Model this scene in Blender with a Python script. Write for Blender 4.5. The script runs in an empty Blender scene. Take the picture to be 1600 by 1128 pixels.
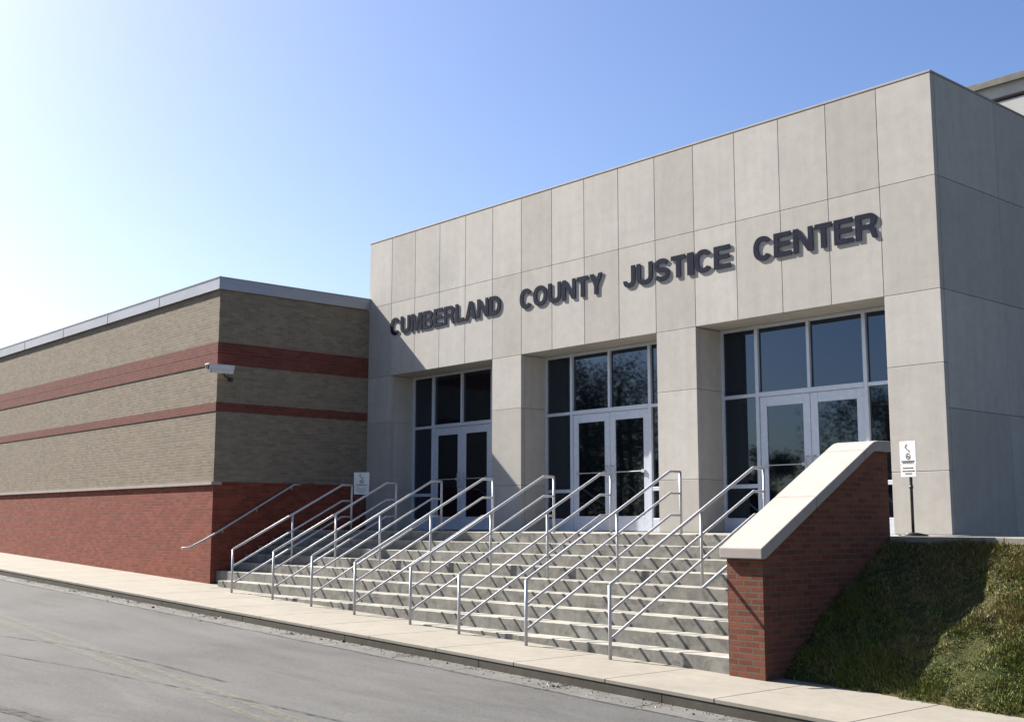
import bpy, bmesh, math, random
import numpy as np
from mathutils import Vector, Matrix
R = math.radians
random.seed(5); rng = np.random.default_rng(7)
S = bpy.context.scene
COL = S.collection

# ------------------------------------------------------------------ camera
cam_d = bpy.data.cameras.new('camera'); cam = bpy.data.objects.new('camera', cam_d); COL.objects.link(cam)
yaw, pitch, roll = 0.851, 0.1377, 0.0017
f = Vector((-math.sin(yaw)*math.cos(pitch), math.cos(yaw)*math.cos(pitch), math.sin(pitch)))
r_ = Vector((math.cos(yaw), math.sin(yaw), 0)); u_ = r_.cross(f)
r2 = r_*math.cos(roll)+u_*math.sin(roll); u2 = -r_*math.sin(roll)+u_*math.cos(roll)
M = Matrix((r2, u2, -f)).transposed().to_4x4(); M.translation = Vector((8.4202, -15.6484, 0.1579))
cam.matrix_world = M
cam_d.sensor_width = 36; cam_d.lens = 36*1826.24/1600; cam_d.clip_end = 3000; cam_d.clip_start = .05
S.camera = cam

# ------------------------------------------------------------------ light
SUN = Vector((1.0, 0.265, -0.86)).normalized()          # direction the light travels
elev = math.asin(-SUN.z); az = math.atan2(-SUN.x, -SUN.y)  # azimuth clockwise from +Y
w = bpy.data.worlds.new('World'); S.world = w; w.use_nodes = True
nt = w.node_tree; bg = nt.nodes['Background']
sky = nt.nodes.new('ShaderNodeTexSky'); sky.sky_type = 'NISHITA'; sky.sun_disc = False
sky.sun_elevation = elev; sky.sun_rotation = az
sky.altitude = 100; sky.air_density = 1.0; sky.dust_density = 2.0; sky.ozone_density = 2.0
hsv = nt.nodes.new('ShaderNodeHueSaturation'); hsv.inputs['Saturation'].default_value = 1.22; hsv.inputs['Hue'].default_value = .511
nt.links.new(sky.outputs[0], hsv.inputs['Color']); nt.links.new(hsv.outputs[0], bg.inputs[0]); bg.inputs[1].default_value = 0.056
sl = bpy.data.lights.new('sun', 'SUN'); sl.energy = 5.0; sl.angle = R(.53); sl.color = (1, .95, .87)
so = bpy.data.objects.new('sun', sl); COL.objects.link(so)
so.rotation_euler = SUN.to_track_quat('-Z', 'Y').to_euler()
S.view_settings.view_transform = 'Standard'; S.view_settings.look = 'None'
S.view_settings.exposure = 1.72; S.view_settings.gamma = 1
S.render.engine = 'CYCLES'

# ------------------------------------------------------------------ helpers
def tag(o, label=None, cat=None, group=None, kind=None):
    if label: o['label'] = label
    if cat: o['category'] = cat
    if group: o['group'] = group
    if kind: o['kind'] = kind
    return o
def empty(name, loc=(0, 0, 0), **k):
    o = bpy.data.objects.new(name, None); COL.objects.link(o); o.location = loc; o.empty_display_size = .2
    return tag(o, **k)
def link(name, me, mat, parent=None):
    o = bpy.data.objects.new(name, me); COL.objects.link(o)
    if mat: me.materials.append(mat)
    if parent:
        o.parent = parent
        # children keep world coordinates: undo the parents' offsets
        p = parent; off = Vector((0, 0, 0))
        while p: off += Vector(p.location); p = p.parent
        o.location = -off
    return o
class MB:
    def __init__(s): s.bm = bmesh.new()
    def box(s, a, b, bev=0):
        x0, y0, z0 = a; x1, y1, z1 = b
        vs = [s.bm.verts.new(v) for v in ((x0,y0,z0),(x1,y0,z0),(x1,y1,z0),(x0,y1,z0),(x0,y0,z1),(x1,y0,z1),(x1,y1,z1),(x0,y1,z1))]
        fs = [s.bm.faces.new([vs[i] for i in q]) for q in ((3,2,1,0),(4,5,6,7),(0,1,5,4),(1,2,6,5),(2,3,7,6),(3,0,4,7))]
        if bev:
            es = list({e for f_ in fs for e in f_.edges})
            bmesh.ops.bevel(s.bm, geom=es, offset=bev, segments=1, affect='EDGES')
        return s
    def prism(s, pts, axis, a, b):
        # pts 2D outline (counter-clockwise) extruded along axis from a to b
        def P(p, t):
            return {'x': (t, p[0], p[1]), 'y': (p[0], t, p[1]), 'z': (p[0], p[1], t)}[axis]
        A = [s.bm.verts.new(P(p, a)) for p in pts]; B = [s.bm.verts.new(P(p, b)) for p in pts]
        s.bm.faces.new(A[::-1]); s.bm.faces.new(B)
        n = len(pts)
        for i in range(n): s.bm.faces.new((A[i], A[(i+1) % n], B[(i+1) % n], B[i]))
        return s
    def tube(s, pts, r=.02, n=10, cap=True):
        pts = [Vector(p) for p in pts]; rings = []
        for i, p in enumerate(pts):
            d0 = (p-pts[i-1]).normalized() if i else None
            d1 = (pts[i+1]-p).normalized() if i < len(pts)-1 else None
            t = (d0+d1).normalized() if d0 and d1 else (d0 or d1)
            a = Vector((1, 0, 0)) if abs(t.x) < .9 else Vector((0, 1, 0))
            u = t.cross(a).normalized(); v = t.cross(u)
            k = 1/max(.5, t.dot(d1)) if d0 and d1 else 1
            ring = []
            bend = (d1-d0) if d0 and d1 else None
            for j in range(n):
                an = 2*math.pi*j/n; o = u*math.cos(an)*r+v*math.sin(an)*r
                if bend and bend.length > 1e-6:
                    bn = bend.normalized(); o += bn*o.dot(bn)*(k-1)
                ring.append(s.bm.verts.new(p+o))
            rings.append(ring)
        for a, b in zip(rings, rings[1:]):
            for j in range(n):
                fc = s.bm.faces.new((a[j], a[(j+1) % n], b[(j+1) % n], b[j])); fc.smooth = True
        if cap: s.bm.faces.new(rings[0][::-1]); s.bm.faces.new(rings[-1])
        return s
    def cyl(s, c, r0, r1, z0, z1, n=24):
        A = [s.bm.verts.new((c[0]+r0*math.cos(2*math.pi*i/n), c[1]+r0*math.sin(2*math.pi*i/n), z0)) for i in range(n)]
        B = [s.bm.verts.new((c[0]+r1*math.cos(2*math.pi*i/n), c[1]+r1*math.sin(2*math.pi*i/n), z1)) for i in range(n)]
        s.bm.faces.new(A[::-1]); s.bm.faces.new(B)
        for i in range(n):
            fc = s.bm.faces.new((A[i], A[(i+1) % n], B[(i+1) % n], B[i])); fc.smooth = True
        return s
    def build(s, name, mat, parent=None):
        bmesh.ops.recalc_face_normals(s.bm, faces=s.bm.faces)
        me = bpy.data.meshes.new(name); s.bm.to_mesh(me); s.bm.free()
        return link(name, me, mat, parent)
def grid(name, xs, ys, zf, mat, parent=None, smooth=True):
    nx, ny = len(xs), len(ys)
    v = [(x, y, zf(x, y)) for y in ys for x in xs]
    fc = [(j*nx+i, j*nx+i+1, (j+1)*nx+i+1, (j+1)*nx+i) for j in range(ny-1) for i in range(nx-1)]
    me = bpy.data.meshes.new(name); me.from_pydata(v, [], fc)
    if smooth: me.polygons.foreach_set('use_smooth', [True]*len(fc))
    return link(name, me, mat, parent)

# ------------------------------------------------------------------ materials
class NT:
    def __init__(s, name):
        s.m = bpy.data.materials.new(name); s.m.use_nodes = True
        s.t = s.m.node_tree; s.b = s.t.nodes['Principled BSDF']; s.L = s.t.links.new
    def n(s, typ, **k):
        o = s.t.nodes.new(typ)
        for a, v in k.items(): setattr(o, a, v)
        return o
    def set(s, node, **k):
        for a, v in k.items():
            sk = node.inputs[a.replace('_', ' ')]
            if hasattr(v, 'is_linked'): s.L(v, sk)
            else: sk.default_value = v
        return node
    def co(s): return s.n('ShaderNodeTexCoord').outputs['Object']
    def mapping(s, vec, scale=(1, 1, 1), loc=(0, 0, 0), rot=(0, 0, 0)):
        m = s.n('ShaderNodeMapping'); s.L(vec, m.inputs[0])
        m.inputs['Scale'].default_value = scale; m.inputs['Location'].default_value = loc; m.inputs['Rotation'].default_value = rot
        return m.outputs[0]
    def noise(s, vec, scale, detail=6, rough=.6, dist=0):
        m = s.n('ShaderNodeTexNoise'); s.L(vec, m.inputs['Vector'])
        m.inputs['Scale'].default_value = scale; m.inputs['Detail'].default_value = detail
        m.inputs['Roughness'].default_value = rough; m.inputs['Distortion'].default_value = dist
        return m.outputs['Fac']
    def ramp(s, fac, stops):
        m = s.n('ShaderNodeValToRGB'); s.L(fac, m.inputs[0]); e = m.color_ramp.elements
        while len(e) < len(stops): e.new(.5)
        for el, (p, c) in zip(e, stops):
            el.position = p; el.color = c if len(c) == 4 else (*c, 1)
        return m.outputs[0]
    def mix(s, fac, a, b, mode='MIX'):
        m = s.n('ShaderNodeMix', data_type='RGBA', blend_type=mode)
        for sk, v in ((m.inputs[0], fac), (m.inputs[6], a), (m.inputs[7], b)):
            if hasattr(v, 'is_linked'): s.L(v, sk)
            else: sk.default_value = v if not isinstance(v, tuple) or len(v) == 4 else (*v, 1)
        return m.outputs[2]
    def math(s, op, a, b=0.0):
        m = s.n('ShaderNodeMath', operation=op)
        for sk, v in ((m.inputs[0], a), (m.inputs[1], b)):
            if hasattr(v, 'is_linked'): s.L(v, sk)
            else: sk.default_value = v
        return m.outputs[0]
    def bump(s, h, strength=.3, dist=.01):
        m = s.n('ShaderNodeBump'); s.L(h, m.inputs['Height']); m.inputs['Strength'].default_value = strength
        m.inputs['Distance'].default_value = dist; s.L(m.outputs[0], s.b.inputs['Normal'])
    def done(s, col, rough=.8, metal=0, spec=.3, al=.80):
        if hasattr(col, 'is_linked'): col = s.mix(1.0, col, g3(al), 'MULTIPLY')
        if hasattr(col, 'is_linked'): s.L(col, s.b.inputs['Base Color'])
        else: s.b.inputs['Base Color'].default_value = (*col, 1)
        if hasattr(rough, 'is_linked'): s.L(rough, s.b.inputs['Roughness'])
        else: s.b.inputs['Roughness'].default_value = rough
        s.b.inputs['Metallic'].default_value = metal; s.b.inputs['Specular IOR Level'].default_value = spec
        return s.m
g3 = lambda v: (v, v, v)

def concrete(name, base, var=.08, panel=0, stain=.25, fine=60, bump=.15, rough=.85, streak=0, spec=.25, tread=False):
    k = NT(name); c = k.co()
    n1 = k.noise(c, 1.1, 5, .6); n2 = k.noise(c, fine, 4, .7); n3 = k.noise(c, 5, 8, .65, .3)
    col = k.mix(k.ramp(n1, [(.3, g3(0)), (.7, g3(1))]), tuple(b*(1-var) for b in base), tuple(min(1, b*(1+var)) for b in base))
    col = k.mix(stain, col, k.ramp(n3, [(.3, g3(.55)), (.6, g3(1)), (.8, g3(1.0))]), 'MULTIPLY')
    col = k.mix(.35, col, k.ramp(n2, [(.3, g3(.75)), (.7, g3(1))]), 'MULTIPLY')
    if streak:
        s1 = k.noise(k.mapping(c, (6, 6, .35)), 1, 5, .6)
        col = k.mix(streak, col, k.ramp(s1, [(.35, g3(.6)), (.6, g3(1))]), 'MULTIPLY')
    if panel:
        ge = k.n('ShaderNodeNewGeometry'); rnd = ge.outputs['Random Per Island']
        col = k.mix(panel, col, k.ramp(rnd, [(0, (.62, .60, .57)), (.5, (.86, .85, .84)), (1, (1, 1, 1))]), 'MULTIPLY')
    if tread:                                                     # treads brightened in colour for sun, risers darkened for shade plus stain patches
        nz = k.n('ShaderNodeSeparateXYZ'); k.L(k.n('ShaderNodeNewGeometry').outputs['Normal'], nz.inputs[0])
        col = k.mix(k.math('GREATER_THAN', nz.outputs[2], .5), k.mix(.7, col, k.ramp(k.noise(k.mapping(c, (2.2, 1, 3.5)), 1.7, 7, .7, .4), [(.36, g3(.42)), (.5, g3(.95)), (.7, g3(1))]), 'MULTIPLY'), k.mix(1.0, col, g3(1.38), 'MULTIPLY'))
    if panel:                                                     # one grey weather stain high on the left
        vm = k.n('ShaderNodeVectorMath', operation='DISTANCE'); k.L(k.mapping(c, (1, 1, .75), (0, 0, 0)), vm.inputs[0]); vm.inputs[1].default_value = (-11.8, 0, 4.26)
        dd = k.math('ADD', vm.outputs['Value'], k.math('MULTIPLY', n3, .5))
        col = k.mix(k.ramp(dd, [(.25, g3(.30)), (.95, g3(0))]), col, (.22, .21, .20))
    k.bump(n2, bump, .004)
    return k.done(col, rough, 0, spec)

def brick(name, c1, c2, mortar, bw=.203, bh=.0675, ms=.009, var=.2):
    k = NT(name); c = k.co()
    sp = k.n('ShaderNodeSeparateXYZ'); k.L(c, sp.inputs[0])
    cb = k.n('ShaderNodeCombineXYZ'); k.L(k.math('ADD', sp.outputs[0], sp.outputs[1]), cb.inputs[0]); k.L(sp.outputs[2], cb.inputs[1])
    b = k.n('ShaderNodeTexBrick'); k.L(cb.outputs[0], b.inputs['Vector'])
    b.offset = .5; b.inputs['Scale'].default_value = 1; b.inputs['Brick Width'].default_value = bw
    b.inputs['Row Height'].default_value = bh; b.inputs['Mortar Size'].default_value = ms
    b.inputs['Mortar Smooth'].default_value = .2; b.inputs['Bias'].default_value = 0
    b.inputs['Color1'].default_value = (*c1, 1); b.inputs['Color2'].default_value = (*c2, 1); b.inputs['Mortar'].default_value = (*mortar, 1)
    n1 = k.noise(c, 1.3, 6, .65); n2 = k.noise(c, 38, 5, .7); n3 = k.noise(c, 9, 3, .6)
    col = k.mix(.5, b.outputs['Color'], k.ramp(n1, [(.3, g3(1-var)), (.7, g3(1.0))]), 'MULTIPLY')
    col = k.mix(.5, col, k.ramp(n3, [(.35, g3(.78)), (.65, g3(1.0))]), 'MULTIPLY')
    col = k.mix(.55, col, k.ramp(n2, [(.3, g3(.7)), (.7, g3(1.0))]), 'MULTIPLY')
    h = k.math('ADD', k.math('MULTIPLY', b.outputs['Fac'], -1), k.math('MULTIPLY', n2, .35))
    k.bump(h, .5, .006)
    return k.done(col, .88, 0, .2)

MT = {}
MT['panel'] = concrete('precast_concrete', (.53, .502, .462), .05, panel=.45, stain=.20, fine=45, bump=.1, streak=.14)
MT['core'] = concrete('wall_core', (.34, .32, .29), .1)
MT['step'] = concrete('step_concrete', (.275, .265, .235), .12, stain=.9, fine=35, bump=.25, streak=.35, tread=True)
MT['walk'] = concrete('walk_concrete', (.275, .252, .212), .08, stain=.3, fine=50, bump=.12)
MT['stone'] = concrete('coping_stone', (.38, .335, .305), .05, stain=.3, fine=60, bump=.12)
MT['kerb'] = concrete('kerb_concrete', (.085, .076, .06), .15, stain=.6, fine=30, bump=.4)
MT['gutter'] = concrete('gutter_concrete', (.135, .13, .122), .2, stain=.8, fine=25, bump=.4)
MT['tan'] = brick('tan_brick', (.315, .255, .185), (.225, .182, .130), (.26, .23, .19), var=.15)
MT['red'] = brick('red_brick', (.33, .078, .045), (.20, .046, .028), (.165, .09, .065), ms=.007)
MT['band'] = brick('red_band_brick', (.22, .062, .048), (.155, .043, .034), (.16, .085, .07), ms=.006, var=.12)
MT['cheek'] = brick('cheek_brick', (.25, .078, .043), (.15, .046, .027), (.14, .105, .08), ms=.010)

k = NT('painted_metal'); c = k.co()
MT['coping'] = k.done(k.ramp(k.noise(k.mapping(c, (.6, .6, 3)), 1.5, 5), [(.3, (.30, .32, .37)), (.7, (.37, .385, .43))]), .42, .35, .5)
k = NT('galvanised_steel'); c = k.co(); n = k.noise(c, 30, 5)
MT['steel'] = k.done(k.ramp(n, [(.3, (.44, .44, .45)), (.7, (.60, .60, .61))]), k.ramp(n, [(.3, g3(.48)), (.7, g3(.62))]), .25, .5)
k = NT('anodised_aluminium'); c = k.co(); n = k.noise(c, 14, 4)
MT['alu'] = k.done(k.ramp(n, [(.3, (.55, .60, .69)), (.7, (.66, .70, .78))]), .38, .25, .5)
k = NT('tinted_glass'); c = k.co()
k.b.inputs['IOR'].default_value = 1.9; k.b.inputs['Specular Tint'].default_value = (.52, .70, 1.0, 1)
MT['glass'] = k.done((.004, .005, .007), .025, 0, .5)
k = NT('dark_letter_metal'); c = k.co(); n = k.noise(c, 12, 4)
MT['letter'] = k.done(k.ramp(n, [(.3, (.014, .017, .032)), (.7, (.026, .029, .048))]), .8, 0, .05)
k = NT('black_metal'); c = k.co(); n = k.noise(c, 25, 4)
MT['black'] = k.done(k.ramp(n, [(.3, g3(.012)), (.7, g3(.03))]), .45, 0, .5)
k = NT('white_plastic'); c = k.co(); n = k.noise(c, 8, 4)
MT['white'] = k.done(k.ramp(n, [(.3, g3(.62)), (.7, g3(.72))]), .5, 0, .4)
k = NT('sign_ink'); c = k.co(); n = k.noise(c, 60, 3)
MT['ink'] = k.done(k.ramp(n, [(.3, g3(.05)), (.7, g3(.16))]), .6)
k = NT('metal_siding'); c = k.co(); n = k.noise(k.mapping(c, (1, 1, .2)), 2, 4)
MT['siding'] = k.done(k.ramp(n, [(.3, (.38, .38, .365)), (.7, (.44, .44, .43))]), .6)
k = NT('roofing'); c = k.co(); n = k.noise(c, 3, 6)
MT['roof'] = k.done(k.ramp(n, [(.3, g3(.14)), (.7, g3(.24))]), .9)
k = NT('bronze_trim'); c = k.co(); n = k.noise(c, 4, 4)
MT['trim'] = k.done(k.ramp(n, [(.3, (.10, .10, .085)), (.7, (.17, .165, .14))]), .5, .2)

# asphalt
k = NT('asphalt'); c = k.co()
big = k.noise(c, .35, 5, .6); mid = k.noise(k.mapping(c, (.25, 2.2, 1)), 1.2, 6, .65, .4); fine = k.noise(c, 55, 5, .75); vf = k.noise(c, 220, 3, .8)
col = k.ramp(big, [(.3, (.112, .111, .109)), (.7, (.148, .146, .143))])
col = k.mix(.55, col, k.ramp(mid, [(.3, g3(.66)), (.65, g3(1))]), 'MULTIPLY')
col = k.mix(.8, col, k.ramp(fine, [(.3, g3(.55)), (.68, g3(1.08))]), 'MULTIPLY')
sp_ = k.noise(c, 24, 3, .9)
col = k.mix(.9, col, k.ramp(sp_, [(.30, g3(.45)), (.42, g3(.95)), (.66, g3(1.05)), (.74, g3(1.5))]), 'MULTIPLY')
pt = k.noise(k.mapping(c, (.5, 1.5, 1)), .9, 6, .75, .8)
col = k.mix(.45, col, k.ramp(pt, [(.40, g3(.72)), (.50, g3(1.0)), (.62, g3(1.08))]), 'MULTIPLY')
vo = k.n('ShaderNodeTexVoronoi'); k.L(c, vo.inputs['Vector']); vo.inputs['Scale'].default_value = 60
col = k.mix(.4, col, k.ramp(vo.outputs['Distance'], [(.1, g3(1)), (.6, g3(.75))]), 'MULTIPLY')
k.bump(k.math('ADD', fine, vf), .5, .006)
MT['asphalt'] = k.done(col, .9, 0, .25)
def worn(name, c1, c2, lo, hi, scale=14):
    k = NT(name); c = k.co()
    n = k.noise(k.mapping(c, (.5, 1.6, 1)), scale, 7, .75); fine = k.noise(c, 55, 5, .75)
    f_ = k.ramp(n, [(lo, g3(0)), (hi, g3(1))])
    col = k.mix(.7, c1, k.ramp(fine, [(.3, g3(.62)), (.68, g3(1.0))]), 'MULTIPLY')
    k.bump(fine, .4, .005)
    tr = k.n('ShaderNodeBsdfTransparent'); mx = k.n('ShaderNodeMixShader')
    m = k.done(col, .85); out = k.t.nodes['Material Output']
    k.L(f_, mx.inputs[0]); k.L(tr.outputs[0], mx.inputs[1]); k.L(k.b.outputs[0], mx.inputs[2]); k.L(mx.outputs[0], out.inputs[0])
    return m
MT['yellow'] = worn('worn_yellow_paint', (.255, .235, .165), None, .40, .80)
MT['tar'] = worn('crack_sealant', (.06, .058, .058), None, .38, .68, 7)

# soil / turf
k = NT('turf'); c = k.co()
a = k.noise(c, 1.4, 6, .6); b_ = k.noise(c, 26, 5, .75); d = k.noise(c, 90, 4, .8)
col = k.ramp(a, [(.35, (.045, .06, .018)), (.55, (.085, .085, .03)), (.68, (.16, .125, .065))])
col = k.mix(.9, col, k.ramp(b_, [(.3, g3(.35)), (.65, g3(1.1))]), 'MULTIPLY')
k.bump(k.math('ADD', b_, d), .8, .03)
MT['turf'] = k.done(col, .95, 0, .1)
k = NT('grass_blades'); c = k.co(); ge = k.n('ShaderNodeNewGeometry'); rnd = ge.outputs['Random Per Island']
a = k.noise(c, 1.3, 5, .6)
green = k.ramp(rnd, [(0, (.05, .085, .018)), (.5, (.13, .165, .035)), (1, (.28, .29, .08))])
dry = k.ramp(rnd, [(0, (.16, .12, .055)), (.5, (.28, .21, .10)), (1, (.42, .34, .19))])
z = k.n('ShaderNodeSeparateXYZ'); k.L(c, z.inputs[0])
hz = k.math('ADD', a, k.math('MULTIPLY', z.outputs[2], .13))
dryf = k.ramp(hz, [(.33, g3(.08)), (.42, g3(.45)), (.55, g3(.85))])
dr = k.math('GREATER_THAN', dryf, k.math('FRACT', k.math('MULTIPLY', rnd, 17.3)))
k.b.inputs['Subsurface Weight'].default_value = 0
MT['blade'] = k.done(k.mix(dr, green, dry), .7, 0, .2)
k = NT('tree_foliage'); c = k.co(); ge = k.n('ShaderNodeNewGeometry')
MT['leaf'] = k.done(k.ramp(ge.outputs['Random Per Island'], [(0, (.015, .028, .008)), (1, (.05, .075, .02))]), .7, 0, .2)
k = NT('bark'); c = k.co(); MT['bark'] = k.done(k.ramp(k.noise(c, 9), [(.3, (.06, .045, .03)), (.7, (.14, .11, .08))]), .9)

# ------------------------------------------------------------------ setting: slopes and sheets
L = -14.63; W = .9143; H = 6.82; Z1, Z2, Z3, Z4 = 5.247, 3.548, 2.463, .909
def base(x):
    x = max(-75, min(45, x)); return -1.122-.0297*(x-L)
def ground_z(x, y):
    zb = base(x)-.32
    if y > -2.0: return max(zb, min(-.09, zb+(y+4.3)*.75)) if x > .5 else zb-.35
    return zb
xs = [-900, -300, -120, -75]+list(np.linspace(-60, 40, 26))+[45, 80, 300, 900]
ys = [-900, -300, -120, -60, -40, -28, -22, -16, -10, -7, -5, -4.3, -3.4, -2.4, -1.9, 0, 2, 5, 20, 60, 200, 900]
tag(grid('ground', xs, ys, ground_z, MT['turf']), kind='structure')
rx = list(np.linspace(-75, 45, 61))
tag(grid('road', rx, [-19.5, -6.58], lambda x, y: base(x)-.15-(.02*(-6.58-y)*.35), MT['asphalt'], smooth=False), kind='structure')
def road_z(x, y): return base(x)-.15-(.02*(-6.58-y)*.35)
# gutter pan, kerb and sidewalk slabs (joints every 1.5 m)
mb = MB()
def slab(mb, x0, x1, y0, y1, top0, th, bev=0):
    # sloping slab whose top follows base(x)+top0
    z0, z1 = base(x0)+top0, base(x1)+top0
    v = [mb.bm.verts.new(p) for p in ((x0,y0,z0-th),(x1,y0,z1-th),(x1,y1,z1-th),(x0,y1,z0-th),(x0,y0,z0),(x1,y0,z1),(x1,y1,z1),(x0,y1,z0))]
    fs = [mb.bm.faces.new([v[i] for i in q]) for q in ((3,2,1,0),(4,5,6,7),(0,1,5,4),(1,2,6,5),(2,3,7,6),(3,0,4,7))]
    if bev: bmesh.ops.bevel(mb.bm, geom=list({e for f_ in fs for e in f_.edges}), offset=bev, segments=1, affect='EDGES')
x = -75.0
while x < 45: slab(mb, x, x+2.99, -6.60, -6.182, -.141, .1, .004); x += 3
tag(mb.build('gutter', MT['gutter']), kind='structure')
mb = MB(); x = -75.0
while x < 45: slab(mb, x, x+2.997, -6.175, -6.02, -.045, .3, .006); x += 3
tag(mb.build('kerb', MT['kerb']), kind='structure')
mb = MB(); x = -75.3
while x < 44:
    slab(mb, x, x+1.515, -6.182, -3.30, .002, .046, .006); x += 1.52
# the walk is cut at the stairs: the steps rise out of it
tag(mb.build('sidewalk', MT['walk']), kind='structure')
mb = MB()
for i in range(9):
    mb.box((.31+i*1.5, -2.17, -.2), (.31+i*1.5+1.492, -.95, -.004), .006)
tag(mb.build('path', MT['walk']), kind='structure')

def strip(name, pts, wd, mat, dz=.006):
    v = []; fcs = []
    for i, (x, y) in enumerate(pts):
        q = pts[min(i+1, len(pts)-1)]; p = pts[max(i-1, 0)]
        d = Vector((q[0]-p[0], q[1]-p[1])).normalized(); nn = Vector((-d.y, d.x))*wd/2*random.uniform(.75, 1.25)
        for s in (-1, 1): v.append((x+s*nn.x, y+s*nn.y, road_z(x+s*nn.x, y+s*nn.y)+dz))
        if i: fcs.append((2*i-2, 2*i-1, 2*i+1, 2*i))
    me = bpy.data.meshes.new(name); me.from_pydata(v, [], fcs); return tag(link(name, me, mat), kind='structure')
for y0 in (-9.03, -9.29):
    pts = [(x, y0-.064*(x+11.6)) for x in np.arange(-60, 30, .5)]
    strip('road_marking', pts, .12, MT['yellow'])
def wob(x0, x1, ya, yb, amp):
    ph = random.random()*6; out = []
    for x in np.arange(x0, x1, .25):
        t = (x-x0)/(x1-x0); out.append((x, ya+(yb-ya)*t+amp*(math.sin(x*.8+ph)+.5*math.sin(x*2.3+ph*2)+.25*math.sin(x*6.1))))
    return out
def seam_and_shade(pts, wd, dz):
    X = [p[0] for p in pts]; Y = [p[1] for p in pts]
    q = [(x, float(np.interp(x, X, Y))+.012*math.sin(x*3.1)+.006*math.sin(x*8.7)) for x in np.arange(X[0], X[-1], .2)]
    strip('road_seam', q, wd, MT['tar'], dz)
seam_and_shade([(-40, -14), (-14, -11), (-9.3, -9.87), (-8.2, -9.55), (-6.6, -9.29), (-5, -9.2), (-3.6, -9.18)], .05, .010)
seam_and_shade([(-30, -17), (-12, -12), (-7.4, -10.47), (-5.95, -10.12), (-4.5, -9.87), (-3.43, -9.7), (-2.5, -9.51), (-1.26, -9.4), (1, -9.1), (6, -8.9)], .038, .013)
seam_and_shade([(-5.2, -12.1), (-3.65, -11.67), (-2.6, -11.5)], .16, .010)  # cast shadow on the road, painted as this wider dark strip
seam_and_shade([(-75, -6.62), (45, -6.62)], .045, .007)

# ------------------------------------------------------------------ courthouse
B = empty('courthouse', (-7.3, 0, 0), label='tall pale concrete panel building front with three glazed entrances and dark lettering', cat='building')
lines = [L+W*i for i in range(17)]
OPEN = [(1, 5), (6, 10), (11, 15)]
G = .68; J = .0038                                             # glass plane, half joint
mb = MB()
def pan(x0, x1, z0, z1, y=0): mb.box((x0+J, y, z0+J), (x1-J, y+.10, z1-J), .004)
for i in range(16):
    x0, x1 = lines[i], lines[i+1]
    pan(x0, x1, Z1, H); pan(x0, x1, Z2, Z1)
    if not any(a <= i < b for a, b in OPEN):
        for z0, z1 in ((Z3, Z2), (Z4, Z3), (.0, Z4)): pan(x0, x1, z0, z1)
mb.build('facade_panels', MT['panel'], B)
for a, b in OPEN:                                              # jambs and soffits of the recesses
    mb = MB(); xa, xb = lines[a], lines[b]
    for z0, z1 in ((Z3, Z2-.006), (Z4, Z3), (.0, Z4)):
        mb.box((xa-.03-.012, .104, z0+J), (xa-.001, G+.1, z1-J), .003)
        mb.box((xb+.001, .104, z0+J), (xb+.042, G+.1, z1-J), .003)
    for i in range(a, b): mb.box((lines[i]+J, .104, Z2+.002), (lines[i+1]-J, G+.1, Z2+.06), .003)
    mb.build('recess_panels', MT['panel'], B)
mb = MB()                                                      # side wall panels, X = 0
for j in range(9):
    y0, y1 = .104+(j*1.83), .104+(j+1)*1.83
    for z0, z1 in ((Z1, H), (Z2, Z1), (Z4+.9, Z2), (-.05, Z4+.9)):
        mb.box((-.10, y0+J, z0+J), (0, y1-J, z1-J), .004)
mb.build('side_panels', MT['panel'], B)
mb = MB()                                                      # dark core behind the joints
mb.box((L+.01, .012, Z2+.03), (-.012, .11, H-.02))
for a, b in [(0, 1), (5, 6), (10, 11), (15, 16)]:
    mb.box((lines[a]+.02, .012, -.9), (lines[b]-.02, .8, Z2+.025))
mb.box((-.088, .115, -.9), (-.015, 16.5, H-.02)).box((L+.004, .105, -.9), (L+.0185, .815, H-.025))
mb.build('wall_core', MT['core'], B)
mb = MB(); mb.box((L+.0, 16.5, -.9), (-.0, 16.7, H-.01)).box((L+.005, .82, -.9), (L+.2, 16.5, H-.01)).build('rear_wall', MT['panel'], B)
mb = MB(); mb.box((L+.2, .115, H-.5), (-.10, 16.5, H-.42)).build('roof', MT['roof'], B)
mb = MB()
mb.box((L-.004, -.006, H), (.006, .22, H+.035), .006).box((-.22, .225, H), (.006, 16.6, H+.035), .006)
mb.build('parapet_cap', MT['stone'], B)
mb = MB(); mb.box((L+.2, 3.2, -.02), (-.12, 3.3, Z2+.8)).box((L+.2, .82, -.06), (-.12, 3.2, -.003)).build('lobby', MT['core'], B)

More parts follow.
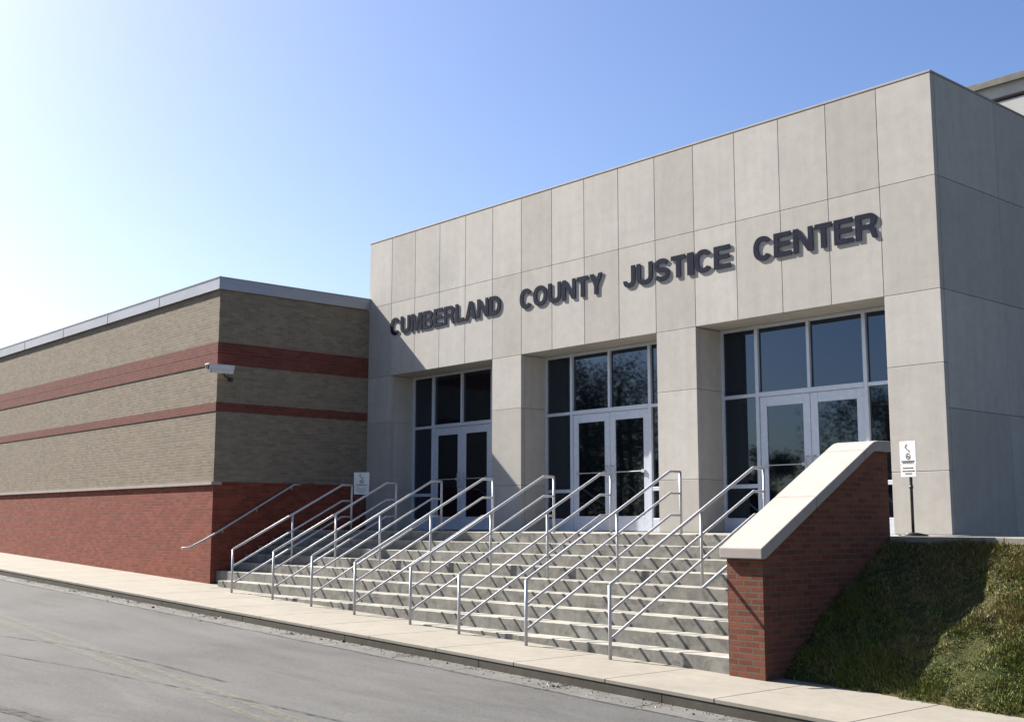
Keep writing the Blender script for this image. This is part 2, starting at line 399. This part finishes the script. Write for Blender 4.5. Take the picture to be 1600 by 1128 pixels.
for a, b in OPEN:
    xa, xb = lines[a], lines[b]; xc = (xa+xb)/2
    ms = [xc-1.05, xc+1.05]; zt = Z2-.0
    TZ0, TZ1 = 2.31, 2.38
    m = MB(); y0, y1 = G-.03, G+.09; e = .035
    def fb(x0, x1, z0, z1, p=0): m.box((x0, y0-p, z0), (x1, y1-p, z1), .004)
    fb(xa+.002, xa+.05, .0, zt-.002); fb(xb-.05, xb-.002, .0, zt-.002)
    for mx in ms: fb(mx-e, mx+e, .0, zt-.002, .003)
    fb(xc-.03, xc+.03, TZ1, zt-.002, .003)
    fb(xa+.05, ms[0]-e, zt-.06, zt-.004, -.002); fb(ms[0]+e, xc-.03, zt-.06, zt-.004, -.002)
    fb(xc+.03, ms[1]-e, zt-.06, zt-.004, -.002); fb(ms[1]+e, xb-.05, zt-.06, zt-.004, -.002)
    fb(xa+.05, ms[0]-e, TZ0, TZ1-.01, -.002); fb(ms[1]+e, xb-.05, TZ0, TZ1-.01, -.002)
    fb(ms[0]+e, ms[1]-e, TZ0-.01, TZ1, .006)
    for s0, s1 in ((xa+.05, ms[0]-e), (ms[1]+e, xb-.05)):
        fb(s0, s1, .0, .25, -.002); fb(s0, s1, .755, .825, -.002)
    fr = m.build('window_frame', MT['alu'], B)
    def pane(x0, x1, z0, z1, parent):
        q = MB(); q.box((x0-.01, G+.02, z0-.01), (x1+.01, G+.045, z1+.01)); q.build('glass_pane', MT['glass'], parent)
    for s0, s1 in ((xa+.05, ms[0]-e), (ms[1]+e, xb-.05)):
        pane(s0, s1, TZ1-.01, zt-.06, fr); pane(s0, s1, .825, TZ0, fr); pane(s0, s1, .25, .755, fr)
    pane(ms[0]+e, xc-.03, TZ1, zt-.06, fr); pane(xc+.03, ms[1]-e, TZ1, zt-.06, fr)
    for sgn in (-1, 1):
        d0, d1 = (ms[0]+e+.004, xc-.004) if sgn < 0 else (xc+.004, ms[1]-e-.004)
        m = MB(); st = .14; ya, yb = G-.012, G+.04
        m.box((d0, ya, .012), (d0+st, yb, TZ0-.014), .004); m.box((d1-st, ya, .012), (d1, yb, TZ0-.014), .004)
        m.box((d0+st, ya+.002, .012), (d1-st, yb-.002, .295), .004); m.box((d0+st, ya+.002, 2.13), (d1-st, yb-.002, TZ0-.014), .004)
        dl = m.build('door', MT['alu'], B)
        q = MB(); q.box((d0+st-.01, G+.005, .285), (d1-st+.01, G+.028, 2.14)); q.build('glass_pane', MT['glass'], dl)
        hx = d1-st*.5 if sgn < 0 else d0+st*.5
        q = MB(); q.tube([(hx, ya, .95), (hx, ya-.055, .95), (hx, ya-.055, 1.25), (hx, ya, 1.25)], .011, 8)
        q.build('door_handle', MT['steel'], dl)
        q = MB(); q.box((d0+st+.02, ya-.035, 1.12), (d1-st-.02, ya-.02, 1.137), .003)
        q.box((d0+st*.7, ya-.04, 1.10), (d0+st+.03, ya+.0, 1.155), .003).box((d1-st-.03, ya-.04, 1.10), (d1-st*.7, ya+.0, 1.155), .003)
        q.build('door_bar', MT['steel'], dl)

# ------------------------------------------------------------------ lettering
SG = empty('building_lettering', (-7.3, 0, 4.45), label='dark metal capital letters fixed across the pale concrete building front', cat='sign')
WID = dict(C=.72, U=.72, M=.83, B=.72, E=.67, R=.73, L=.61, A=.74, N=.72, D=.72, O=.78, T=.62, Y=.68, J=.56, S=.67, I=.28)
def arc(cx, cy, rx, ry, a0, a1, n=12, p=2.3):
    out = []
    for i in range(n+1):
        a = R(a0+(a1-a0)*i/n); c_, s_ = math.cos(a), math.sin(a)
        out.append((cx+rx*math.copysign(abs(c_)**(2/p), c_), cy+ry*math.copysign(abs(s_)**(2/p), s_)))
    return out
def glyph(ch, w):
    # bold grotesque capital, cap height 1, width w: outline and counters
    s, t = .245, .20; h = w/2
    if ch == 'I': return [[(0, 0), (w, 0), (w, 1), (0, 1)]]
    if ch == 'L': return [[(0, 0), (w, 0), (w, t), (s, t), (s, 1), (0, 1)]]
    if ch == 'T': return [[(h-s/2, 0), (h+s/2, 0), (h+s/2, 1-t), (w, 1-t), (w, 1), (0, 1), (0, 1-t), (h-s/2, 1-t)]]
    if ch == 'E': return [[(0, 0), (w, 0), (w, t), (s, t), (s, .42), (w*.93, .42), (w*.93, .42+t*.95), (s, .42+t*.95), (s, 1-t), (w*.98, 1-t), (w*.98, 1), (0, 1)]]
    if ch == 'N': return [[(0, 0), (s*.93, 0), (s*.93, .66), (w-s, 0), (w, 0), (w, 1), (w-s*.93, 1), (w-s*.93, .34), (s, 1), (0, 1)]]
    if ch == 'M': return [[(0, 0), (s*.9, 0), (s*.9, .72), (h-s*.42, 0), (h+s*.42, 0), (w-s*.9, .72), (w-s*.9, 0), (w, 0), (w, 1), (w-s*1.35, 1), (h, .34), (s*1.35, 1), (0, 1)]]
    if ch == 'A': return [[(0, 0), (s*1.02, 0), (s*1.02+.075, .21), (w-s*1.02-.075, .21), (w-s*1.02, 0), (w, 0), (h+s*.56, 1), (h-s*.56, 1)], [(h, .77), (h-.115, .365), (h+.115, .365)]]
    if ch == 'Y': return [[(h-s/2, 0), (h+s/2, 0), (h+s/2, .40), (w, 1), (w-s*1.12, 1), (h, .60), (s*1.12, 1), (0, 1), (h-s/2, .40)]]
    if ch == 'U': return [[(w, 1), (w-s, 1)]+arc(h, .36, h-s, .36-t, 0, -180)+[(s, 1), (0, 1)]+arc(h, .38, h, .39, 180, 360)]
    if ch == 'J': return [[(w, 1), (w-s, 1)]+arc(h*.98, .33, w-s-h*.98, .33-t, 0, -172)+arc(h, .33, h, .34, 180, 360)]
    if ch == 'O': return [arc(h, .5, h, .515, 0, 359, 30), arc(h, .5, h-s, .515-t, 0, -359, 26)]
    if ch == 'C': return [arc(h, .5, h, .515, 34, 326, 24)+arc(h, .5, h-s*.98, .515-t, 318, 42, 20)]
    if ch == 'D': return [[(0, 0)]+[(w*.45, 0)]+arc(w*.45, .5, w*.55, .5, -90, 90, 16)[1:]+[(0, 1)], [(s, 1-t)]+arc(w*.45, .5, w*.55-s, .5-t, 90, -90, 14)+[(s, t)]]
    if ch == 'B':
        return [[(0, 0)]+arc(w*.62, .27, w*.38, .27, -90, 68, 10)+arc(w*.60, .75, w*.355, .25, -62, 90, 10)+[(0, 1)],
                [(s, .44)]+arc(w*.60, .302, w*.40-s*.98, .138, 90, -90, 8)+[(s, t-.011)], [(s, 1-t+.015)]+arc(w*.58, .712, w*.37-s*.95, .118, 90, -90, 8)+[(s, .594)]]
    if ch == 'R':
        return [[(0, 0), (s, 0), (s, .40), (w*.44, .40), (w*.66, .34), (w*.73, .10), (w*.79, 0), (w, 0), (w*.94, .14), (w*.90, .34), (w*.80, .46)]+arc(w*.60, .725, w*.38, .275, -52, 90, 10)+[(0, 1)],
                [(s, 1-t+.01)]+arc(w*.58, .70, w*.37-s*.95, .135, 90, -90, 8)+[(s, .565)]]
    if ch == 'S':
        cl = arc(h, .735, h-s*.47, .175, 22, 180, 12, 2)+arc(h*.93, .60, h*.93-s*.47, .10, 200, 262, 4, 2)+arc(h*1.05, .40, h*.95-s*.47, .10, 82, 20, 4, 2)+arc(h, .265, h-s*.47, .175, 0, -160, 12, 2)
        a_, b_ = [], []
        for i, p in enumerate(cl):
            q0, q1 = cl[max(0, i-1)], cl[min(len(cl)-1, i+1)]; d = Vector((q1[0]-q0[0], q1[1]-q0[1])).normalized(); k_ = .105
            a_.append((p[0]-d.y*k_, p[1]+d.x*k_)); b_.append((p[0]+d.y*k_, p[1]-d.x*k_))
        return [a_+b_[::-1]]
def letter(ch, x, w, z, hh, depth, parent):
    # a filled 2D curve gives clean counters; it is turned into a mesh
    cu = bpy.data.curves.new('g', 'CURVE'); cu.dimensions = '2D'; cu.fill_mode = 'BOTH'; cu.extrude = depth/2
    for loop in glyph(ch, w/hh):
        sp = cu.splines.new('POLY'); sp.points.add(len(loop)-1); sp.use_cyclic_u = True
        for p, (a, b) in zip(sp.points, loop): p.co = (a*hh, b*hh, 0, 1)
    o = bpy.data.objects.new('g', cu); COL.objects.link(o)
    dg = bpy.context.evaluated_depsgraph_get(); me = bpy.data.meshes.new_from_object(o.evaluated_get(dg))
    bpy.data.objects.remove(o)
    me.transform(Matrix.Translation((x, -.009-depth/2, z)) @ Matrix.Rotation(R(90), 4, 'X'))
    link('letter', me, MT['letter'], parent)
for word, x0, x1 in (('CUMBERLAND', -13.72, -9.77), ('COUNTY', -9.17, -6.80), ('JUSTICE', -6.27, -3.76), ('CENTER', -3.29, -.96)):
    tot = sum(WID[c_] for c_ in word); sc = (x1-x0)/(tot-.05); x = x0
    for c_ in word:
        w_ = (WID[c_]-.065)*sc if c_ != 'I' else .245*sc
        letter(c_, x+(0 if c_ != 'I' else .005), w_, 4.480, .40, .014, SG); x += WID[c_]*sc

# ------------------------------------------------------------------ brick wing
WG = empty('brick_wing', (-30, -3.9, -1), label='low brick building wing, tan above red base with two red bands and metal coping', cat='building')
D = 3.913; XE = -62; YB = 14
def lshape(m, z0, z1, out, t=.25):
    # front face and right-hand face of the wing as one wrapped course
    x1 = L+out if out > 0 else L; y0 = -D-out
    m.prism([(XE, y0), (x1, y0), (x1, -.002), (L-t, -.002), (L-t, y0+t), (XE, y0+t)], 'z', z0, z1)
lo = MB(); lshape(lo, -3.2, .96, 0); lo.build('base_wall', MT['red'], WG)
m = MB()
for z0, z1 in ((1.03, 2.538), (2.733, 3.562), (4.043, 5.2)): lshape(m, z0, z1, -.001)
m.build('upper_wall', MT['tan'], WG)
for z0, z1 in ((2.54, 2.731), (3.565, 3.80), (3.806, 4.04)):
    m = MB(); lshape(m, z0, z1, .012); m.build('brick_band', MT['band'], WG)
m = MB(); m.prism([(XE, -D-.045), (L, -D-.045), (L, -D+.2), (XE, -D+.2)], 'z', .962, 1.028); m.build('ledge', MT['stone'], WG)
m = MB(); m.prism([(L-.2, -D+.21), (L-.001, -D+.21), (L-.001, -.01), (L-.2, -.01)], 'z', .962, 1.028)
m.prism([(L-.2, -D+.201), (L-.0005, -D+.201), (L-.0005, -D+.209), (L-.2, -D+.209)], 'z', .962, 1.028); m.build('ledge_course', MT['red'], WG)
m = MB(); m.prism([(XE, -D-.05), (L+.05, -D-.05), (L+.05, .0-.004), (L-.3, -.004), (L-.3, -D+.3), (XE, -D+.3)], 'z', 5.205, 5.455)
m.prism([(XE, -D-.062), (L+.062, -D-.062), (L+.062, -.004), (L-.31, -.004), (L-.31, -D+.31), (XE, -D+.31)], 'z', 5.457, 5.477)
x = XE+1
m.build('coping', MT['coping'], WG)
x = L-3.0
while x > XE: m = MB(); m.box((x-.03, -D-.056, 5.21), (x+.03, -D-.051, 5.45)); m.build('coping_seam', MT['coping'], WG); x -= 3.05
m = MB(); m.box((XE, -D+.3, 5.0), (L-.31, YB, 5.1)); m.build('roof', MT['roof'], WG)
m = MB(); m.box((L-.24, .0, -3), (L-.0005, .6, 5.195)).box((XE, YB, -3), (L, YB+.2, 5.2)).box((XE-.2, -D, -3), (XE, YB+.2, 5.2)); m.build('rear_wall', MT['tan'], WG)

# ------------------------------------------------------------------ rear building
RB = empty('rear_building', (-4, 12, 0), label='taller pale metal building with dark eave rising behind the concrete front', cat='building')
m = MB(); m.box((-10, 12, -1), (14, 30, 10.6)); m.build('wall', MT['siding'], RB)
m = MB(); m.box((-10.5, 11.91, 11.03), (14.5, 30.5, 11.12)); m.build('roof', MT['roof'], RB)
m = MB(); m.box((-10.55, 11.86, 11.0), (14.55, 11.91, 11.18), .01); m.build('fascia', MT['trim'], RB)
m = MB(); m.box((-10.3, 11.985, 10.72), (14.3, 12.3, 11.025)); m.build('eave_band', MT['siding'], RB)

# ------------------------------------------------------------------ stairs
ST = empty('entrance_stairs', (-7.5, -3.5, -1), label='wide concrete staircase of nine steps rising from the sloping sidewalk to the entrances', cat='stairs')
Y0, T, RS = -2.15, .325, .17
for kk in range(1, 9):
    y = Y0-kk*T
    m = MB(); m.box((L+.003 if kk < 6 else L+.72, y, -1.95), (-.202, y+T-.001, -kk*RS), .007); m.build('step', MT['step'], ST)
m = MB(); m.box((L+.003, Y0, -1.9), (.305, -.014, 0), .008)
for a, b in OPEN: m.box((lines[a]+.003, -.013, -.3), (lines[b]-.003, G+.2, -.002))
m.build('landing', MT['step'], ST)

# ------------------------------------------------------------------ cheek wall
CW = empty('cheek_wall', (.05, -3.5, -1.5), label='sloping red brick side wall with pale stone cap at right of the stairs', cat='wall')
prof = [(-4.8, -2.2), (-2.13, -2.2), (-2.13, 1.065), (-2.46, 1.06), (-2.54, 1.03), (-4.8, -.24)]
m = MB(); m.prism(prof, 'x', -.20, .30); m.build('brick_body', MT['cheek'], CW)
top = [(-4.865, -.115), (-2.56, 1.150), (-2.49, 1.182), (-2.40, 1.200), (-2.10, 1.205)]
bot = [(-2.10, 1.070), (-2.46, 1.065), (-2.54, 1.035), (-4.79, -.233), (-4.865, -.237)]
m = MB()
def capseg(y_a, y_b):
    def clip(poly):
        out = []
        for lim, sg in ((y_a, 1), (y_b, -1)):
            res = []; P = poly if not out else out
            for i in range(len(P)):
                p, q = P[i], P[(i+1) % len(P)]; ip, iq = (p[0]-lim)*sg >= 0, (q[0]-lim)*sg >= 0
                if ip: res.append(p)
                if ip != iq:
                    t = (lim-p[0])/(q[0]-p[0]); res.append((lim, p[1]+t*(q[1]-p[1])))
            out = res
        return out
    P = clip(top+bot)
    n0 = len(m.bm.faces); m.prism(P, 'x', -.255, .345)
capseg(-4.9, -3.785); capseg(-3.778, -2.706); capseg(-2.70, -2.0)
o = m.build('stone_cap', MT['stone'], CW)
bv = o.modifiers.new('bevel', 'BEVEL'); bv.width = .012; bv.segments = 2; bv.limit_method = 'ANGLE'

# ------------------------------------------------------------------ handrails
def nose(y): return (y-Y0)*RS/T
def handrail(x, yf, label):
    zf_g = base(x)+.002
    h = empty('handrail', (x, yf, zf_g), label=label, cat='handrail', group='steel pipe handrails on the entrance stairs')
    yb, ye = -2.07, -1.83; hb = nose(yb)+.90
    for dz, r in ((.9, .0215), (.57, .0185), (.24, .0185)):
        z = lambda y: nose(y)+dz
        if dz == .9: pts = [(x, yf, z(yf)), (x, yb, z(yb)), (x, ye, z(yb))]
        else: pts = [(x, yf+.01, z(yf+.01)), (x, yb, z(yb)), (x, ye-.01, z(yb))]
        MB().tube(pts, r, 10).build('rail', MT['steel'], h)
    for y, top_, r in ((yf, nose(yf)+.9, .0215), (-3.24, nose(-3.24)+.885, .020), (ye, hb, .0215)):
        if y == yf: zb = zf_g-.05
        elif y == ye: zb = -.03
        else: zb = -math.ceil((Y0-y)/T)*RS-.03
        m = MB(); m.tube([(x, y, zb), (x, y, top_)], r, 10)
        m.build('post', MT['steel'], h)
RX = [-1.86, -3.42, -4.90, -6.25, -7.86, -9.38, -10.86, -12.46]
RY = [-5.02, -5.01, -4.97, -4.84, -4.78, -4.66, -4.57, -4.55]
ORD = ['rightmost steel pipe handrail, nearest the brick side wall', 'second steel pipe handrail counting from the brick side wall',
       'third steel pipe handrail counting from the brick side wall', 'fourth steel pipe handrail from the brick side wall, rising before the middle doors',
       'fifth steel pipe handrail counting from the brick side wall', 'third steel pipe handrail counting from the brick wing',
       'second steel pipe handrail counting from the shaded brick wing', 'leftmost free-standing steel pipe handrail, nearest the shaded brick wing']
for x, y, l_ in zip(RX, RY, ORD): handrail(x, y, l_)
def wallrail(pts, x_wall, label, ys_):
    h = empty('wall_handrail', (x_wall, pts[0][1], pts[0][2]), label=label, cat='handrail', group='wall mounted handrails of the stairs')
    MB().tube(pts, .021, 10).build('rail', MT['steel'], h)
    for y in ys_:
        z = np.interp(y, [p[1] for p in pts], [p[2] for p in pts]); xr = pts[0][0]
        MB().tube([(xr, y, z-.015), (xr, y, z-.07), (x_wall, y, z-.07)], .009, 8).build('bracket', MT['steel'], h)
xw = L+.09
wallrail([(xw, -4.62, -.37), (xw, -4.45, -.36), (xw, -4.06, -.175), (xw, -1.99, 1.0), (xw, -1.82, 1.0)], L, 'thin steel handrail mounted on the shaded side of the brick wing', (-3.7, -2.9, -2.05))
xw = -.29
wallrail([(xw, -5.14, -.575), (xw, -2.2, .93), (xw, -1.9, .93)], -.2, 'steel handrail mounted on the inner face of the sloping cheek wall', (-4.5, -3.6, -2.7))

# ------------------------------------------------------------------ standing signs
def stand_sign(x, y, label, ang, sx):
    s = empty('standing_sign', (x, y, 0), label=label, cat='sign', group='small white signs on black stands at the stairs')
    s.rotation_euler[2] = 0
    m = MB(); m.cyl((x, y), .19, .185, .0, .02, 28); m.cyl((x, y), .17, .05, .02, .045, 28); m.build('base', MT['black'], s)
    m = MB(); m.tube([(x, y, .04), (x, y, .66), (x, y, 1.0)], .020, 12); m.tube([(x, y, .62), (x, y, .66)], .026, 12); m.build('pole', MT['black'], s)
    ca, sa = math.cos(ang), math.sin(ang)
    def rp(m):
        for v in m.bm.verts:
            dx, dy = v.co.x, v.co.y; dx *= sx; v.co.x = x+dx*ca-dy*sa; v.co.y = y+dx*sa+dy*ca
        return m
    z0 = .77
    m = MB(); m.box((-.145, -.045, z0), (.145, -.037, z0+.16), .003); m.box((-.15, -.045, z0+.165), (.15, -.037, z0+.475), .003)
    m.box((-.03, -.037, z0+.02), (.03, -.02, z0+.44)); pl = rp(m).build('sign_panel', MT['white'], s)
    m = MB(); yk0, yk1 = -.048, -.0455
    def q(a, b, c1, d1): m.box((a, yk0, c1), (b, yk1, d1))
    # struck-through symbol, ring symbol, then rows of small print
    for i in range(20):
        a0, a1 = 2*math.pi*i/20, 2*math.pi*(i+1)/20; cx_, cz_ = .005, z0+.275
        P = [(cx_+r*math.cos(a), cz_+r*math.sin(a)) for r, a in ((.042, a0), (.042, a1), (.032, a1), (.032, a0))]
        vs = [m.bm.verts.new((p[0], yk0, p[1])) for p in P]; m.bm.faces.new(vs)
    def bar(x0, z_0, x1, z_1, t=.008):
        d = Vector((x1-x0, z_1-z_0)).normalized(); nn = Vector((-d.y, d.x))*t/2
        m.bm.faces.new([m.bm.verts.new((a, yk0-.0006, b)) for a, b in ((x0-nn.x, z_0-nn.y), (x1-nn.x, z_1-nn.y), (x1+nn.x, z_1+nn.y), (x0+nn.x, z_0+nn.y))])
    bar(-.022, z0+.302, .032, z0+.248, .009); bar(-.018, z0+.27, .028, z0+.27, .014)
    bar(-.01, z0+.435, -.045, z0+.40, .014); bar(-.045, z0+.40, -.012, z0+.365, .014); bar(-.012, z0+.37, .028, z0+.345, .012); bar(.024, z0+.36, .024, z0+.325, .010)
    rp(m).build('symbol', MT['ink'], pl)
    random.seed(11)
    for zr, x0, x1 in ((z0+.205, -.12, .115), (z0+.186, -.10, .10), (z0+.115, -.10, .095), (z0+.075, -.11, .115), (z0+.04, -.06, .06)):
        xx = x0; m = MB()
        while xx < x1:
            wl = random.uniform(.012, .045); q(xx, min(xx+wl, x1), zr, zr+.013); xx += wl+.010
        rp(m).build('text_line', MT['ink'], pl)
stand_sign(.20, -1.40, 'small white notice on black stand before the right concrete pillar', R(-6), .84)
stand_sign(-12.95, -1.25, 'small white notice on black stand in shade beside the brick wing', R(45), 1.12)

# ------------------------------------------------------------------ security camera on the wing corner
SC = empty('security_camera', (L+.3, -3.9, 3.4), label='white box security camera on a bracket at the brick wing corner', cat='camera')
xc = L+.27
m = MB(); m.box((xc-.075, -4.22, 3.325), (xc+.075, -3.70, 3.475), .012); m.build('housing', MT['white'], SC)
m = MB(); m.box((xc-.095, -4.30, 3.485), (xc+.095, -3.68, 3.502), .004).box((xc-.095, -4.28, 3.40), (xc-.088, -3.70, 3.484)).box((xc+.088, -4.28, 3.40), (xc+.095, -3.70, 3.484)); m.build('sun_shield', MT['white'], SC)
m = MB(); m.box((xc-.06, -4.235, 3.335), (xc+.06, -4.221, 3.465), .004); m.build('lens_window', MT['glass'], SC)
m = MB(); m.tube([(xc, -3.9, 3.325), (xc, -3.88, 3.27), (xc-.06, -3.72, 3.24), (L+.01, -3.6, 3.24)], .018, 8).box((L, -3.66, 3.19), (L+.015, -3.54, 3.29), .003); m.build('bracket', MT['black'], SC)

# ------------------------------------------------------------------ grass bank and grass
def bank_z(x, y):
    ye = -4.50+.06*math.sin(x*1.7)                               # foot of the bank
    zb = base(x)+.005
    if y < ye: return zb-.02
    t = min(1, (y-ye)/(-2.18-ye)); top_ = -.075
    s = t**.80*(1-.12*math.sin(math.pi*t)*math.sin(x*.9))
    n = .03*math.sin(x*3.1+y*2.3)+.022*math.sin(x*7.3-y*5.1)+.022*math.sin(x*13+y*11)+.012*math.sin(x*29-y*23)
    return zb+(top_-zb)*s+n*math.sin(math.pi*min(1, t*1.0))
bx = list(np.arange(.30, 14.0, .06)); by = list(np.arange(-4.62, -2.17, .05))+[-2.172]
o = grid('grass_bank', bx, by, bank_z, MT['turf']); tag(o, kind='structure')
NB = 210000
px = np.where(rng.random(NB) < .8, rng.uniform(.31, 4.6, NB), rng.uniform(.31, 8.5, NB))
py = rng.uniform(-4.60, -2.18, NB)
def fbm(x, y, f0, n=4):
    o = 0
    for i in range(n): o = o+np.sin(x*f0*2**i+1.7*i+1.3*np.sin(y*f0*2**i*.9+i))*np.sin(y*f0*2**i*1.1+.6*i+1.1*np.sin(x*f0*2**i*.8-i))/1.6**i
    return o
foot = -4.50+.06*np.sin(px*1.7)+.04*np.sin(px*9)+.035*np.sin(px*23)+.02*np.sin(px*51)
cl = fbm(px, py, 3.1); bare = fbm(px+5, py-3, 1.9)
keep = (py > foot-.05*rng.random(NB)) & (rng.random(NB) < np.clip(.75+.5*cl-.55*(bare > .75), .10, 1))
px, py, cl = px[keep], py[keep], cl[keep]; nb = len(px)
pz = np.array([bank_z(a, b) for a, b in zip(px, py)])
h = rng.uniform(.022, .06, nb)*np.clip(.85+.6*cl, .4, 1.9); tall = rng.random(nb) > .988; h = np.where(tall, h*2.2, h)
th = rng.uniform(0, 2*math.pi, nb); ln = rng.uniform(.2, 1.3, nb)*h
wd = rng.uniform(.0025, .0075, nb)
cxv, syv = np.cos(th), np.sin(th)
v = np.empty((nb, 3, 3))
v[:, 0] = np.stack([px-syv*wd, py+cxv*wd, pz-.004], 1); v[:, 1] = np.stack([px+syv*wd, py-cxv*wd, pz-.004], 1)
v[:, 2] = np.stack([px+cxv*ln, py+syv*ln-.35*h, pz+h], 1)
me = bpy.data.meshes.new('grass'); me.vertices.add(nb*3); me.vertices.foreach_set('co', v.ravel())
me.loops.add(nb*3); me.loops.foreach_set('vertex_index', np.arange(nb*3, dtype=np.int32))
me.polygons.add(nb); me.polygons.foreach_set('loop_start', np.arange(nb, dtype=np.int32)*3)
me.update(calc_edges=True); me.validate()
tag(link('grass', me, MT['blade']), label='short patchy green and dry grass on the bank beside the brick side wall', cat='grass', kind='stuff')

# ------------------------------------------------------------------ wood across the road (seen mirrored in the glass)
def wood():
    trees = []
    for i in range(34):
        x = -70+i*1.75+rng.uniform(-.9, .9); y = rng.uniform(-42, -36)
        hh = 11.5 if x < -41 else (5.6 if x < -27.5 else (8.8 if x < -21 else 7.0))
        trees.append((x, y, hh*rng.uniform(.82, 1.12)))
    per = 9000; mbt = MB(); Q = []
    for x, y, hh in trees:
        zb = base(x)-.4
        mbt.tube([(x, y, zb), (x+.1, y, zb+hh*.35), (x, y+.1, zb+hh*.8)], .16, 8)
        n = 24
        lc = np.stack([rng.normal(0, hh*.15, n), rng.normal(0, hh*.15, n), rng.uniform(.10, .88, n)*hh], 1)
        lr = rng.uniform(.11, .23, n)*hh*(1.15-.5*lc[:, 2]/hh)
        a = rng.integers(0, n, per); d = rng.normal(0, 1, (per, 3)); d /= np.linalg.norm(d, axis=1)[:, None]
        c0 = np.array([x, y, zb])+lc[a]+d*(lr[a]*rng.uniform(.35, 1.12, per))[:, None]
        u = rng.normal(0, 1, (per, 3)); u /= np.linalg.norm(u, axis=1)[:, None]
        v2 = np.cross(u, rng.normal(0, 1, (per, 3))); v2 /= np.linalg.norm(v2, axis=1)[:, None]
        sz = rng.uniform(.05, .115, per)[:, None]
        Q.append(np.stack([c0-u*sz, c0-v2*sz*.6, c0+u*sz, c0+v2*sz*.6], 1))
    V = np.concatenate(Q).reshape(-1, 3); n = len(V)//4
    me = bpy.data.meshes.new('treeline'); me.vertices.add(n*4); me.vertices.foreach_set('co', V.ravel())
    me.loops.add(n*4); me.loops.foreach_set('vertex_index', np.arange(n*4, dtype=np.int32))
    me.polygons.add(n); me.polygons.foreach_set('loop_start', np.arange(n, dtype=np.int32)*4); me.update(calc_edges=True)
    o = tag(link('treeline', me, MT['leaf']), label='wood of green trees across the road, seen mirrored in the entrance glass', cat='trees', kind='stuff')
    tr = mbt.build('trunks', MT['bark'], o); tag(tr, kind='stuff')
wood()

# ------------------------------------------------------------------ grit and litter in the gutter
def grit():
    n = 1900; X = rng.uniform(-26, 4, n); Y = -6.19-np.abs(rng.normal(0, .16, n)); sz = rng.uniform(.004, .016, n)*(1+2*(rng.random(n) > .97))
    X += .4*np.sin(X*2.2)
    Y = np.minimum(Y, -6.185-sz)
    tet = np.array([(1, 0, -.4), (-.5, .86, -.4), (-.5, -.86, -.4), (.1, 0, .7)]); V = []; F = []
    for i in range(n):
        th = rng.uniform(0, 6.28); c_, s_ = math.cos(th), math.sin(th)
        z = base(X[i])+(-.141 if Y[i] > -6.60 else -.15)
        for t in tet: V.append((X[i]+(t[0]*c_-t[1]*s_)*sz[i]*1.3, Y[i]+(t[0]*s_+t[1]*c_)*sz[i], z+(t[2]+.4)*sz[i]*.7+.001))
        b = 4*i; F += [(b, b+1, b+3), (b+1, b+2, b+3), (b+2, b, b+3), (b, b+2, b+1)]
    me = bpy.data.meshes.new('gutter_grit'); me.from_pydata(V, [], F)
    k = NT('grit'); rnd = k.n('ShaderNodeNewGeometry').outputs['Random Per Island']
    m = k.done(k.ramp(rnd, [(0, (.03, .025, .02)), (.45, (.12, .10, .075)), (.8, (.24, .21, .17)), (1, (.40, .38, .34))]), .9)
    tag(link('gutter_grit', me, m), label='scattered grit, gravel and dry leaf bits lying in the gutter', cat='grit', kind='stuff')
grit()
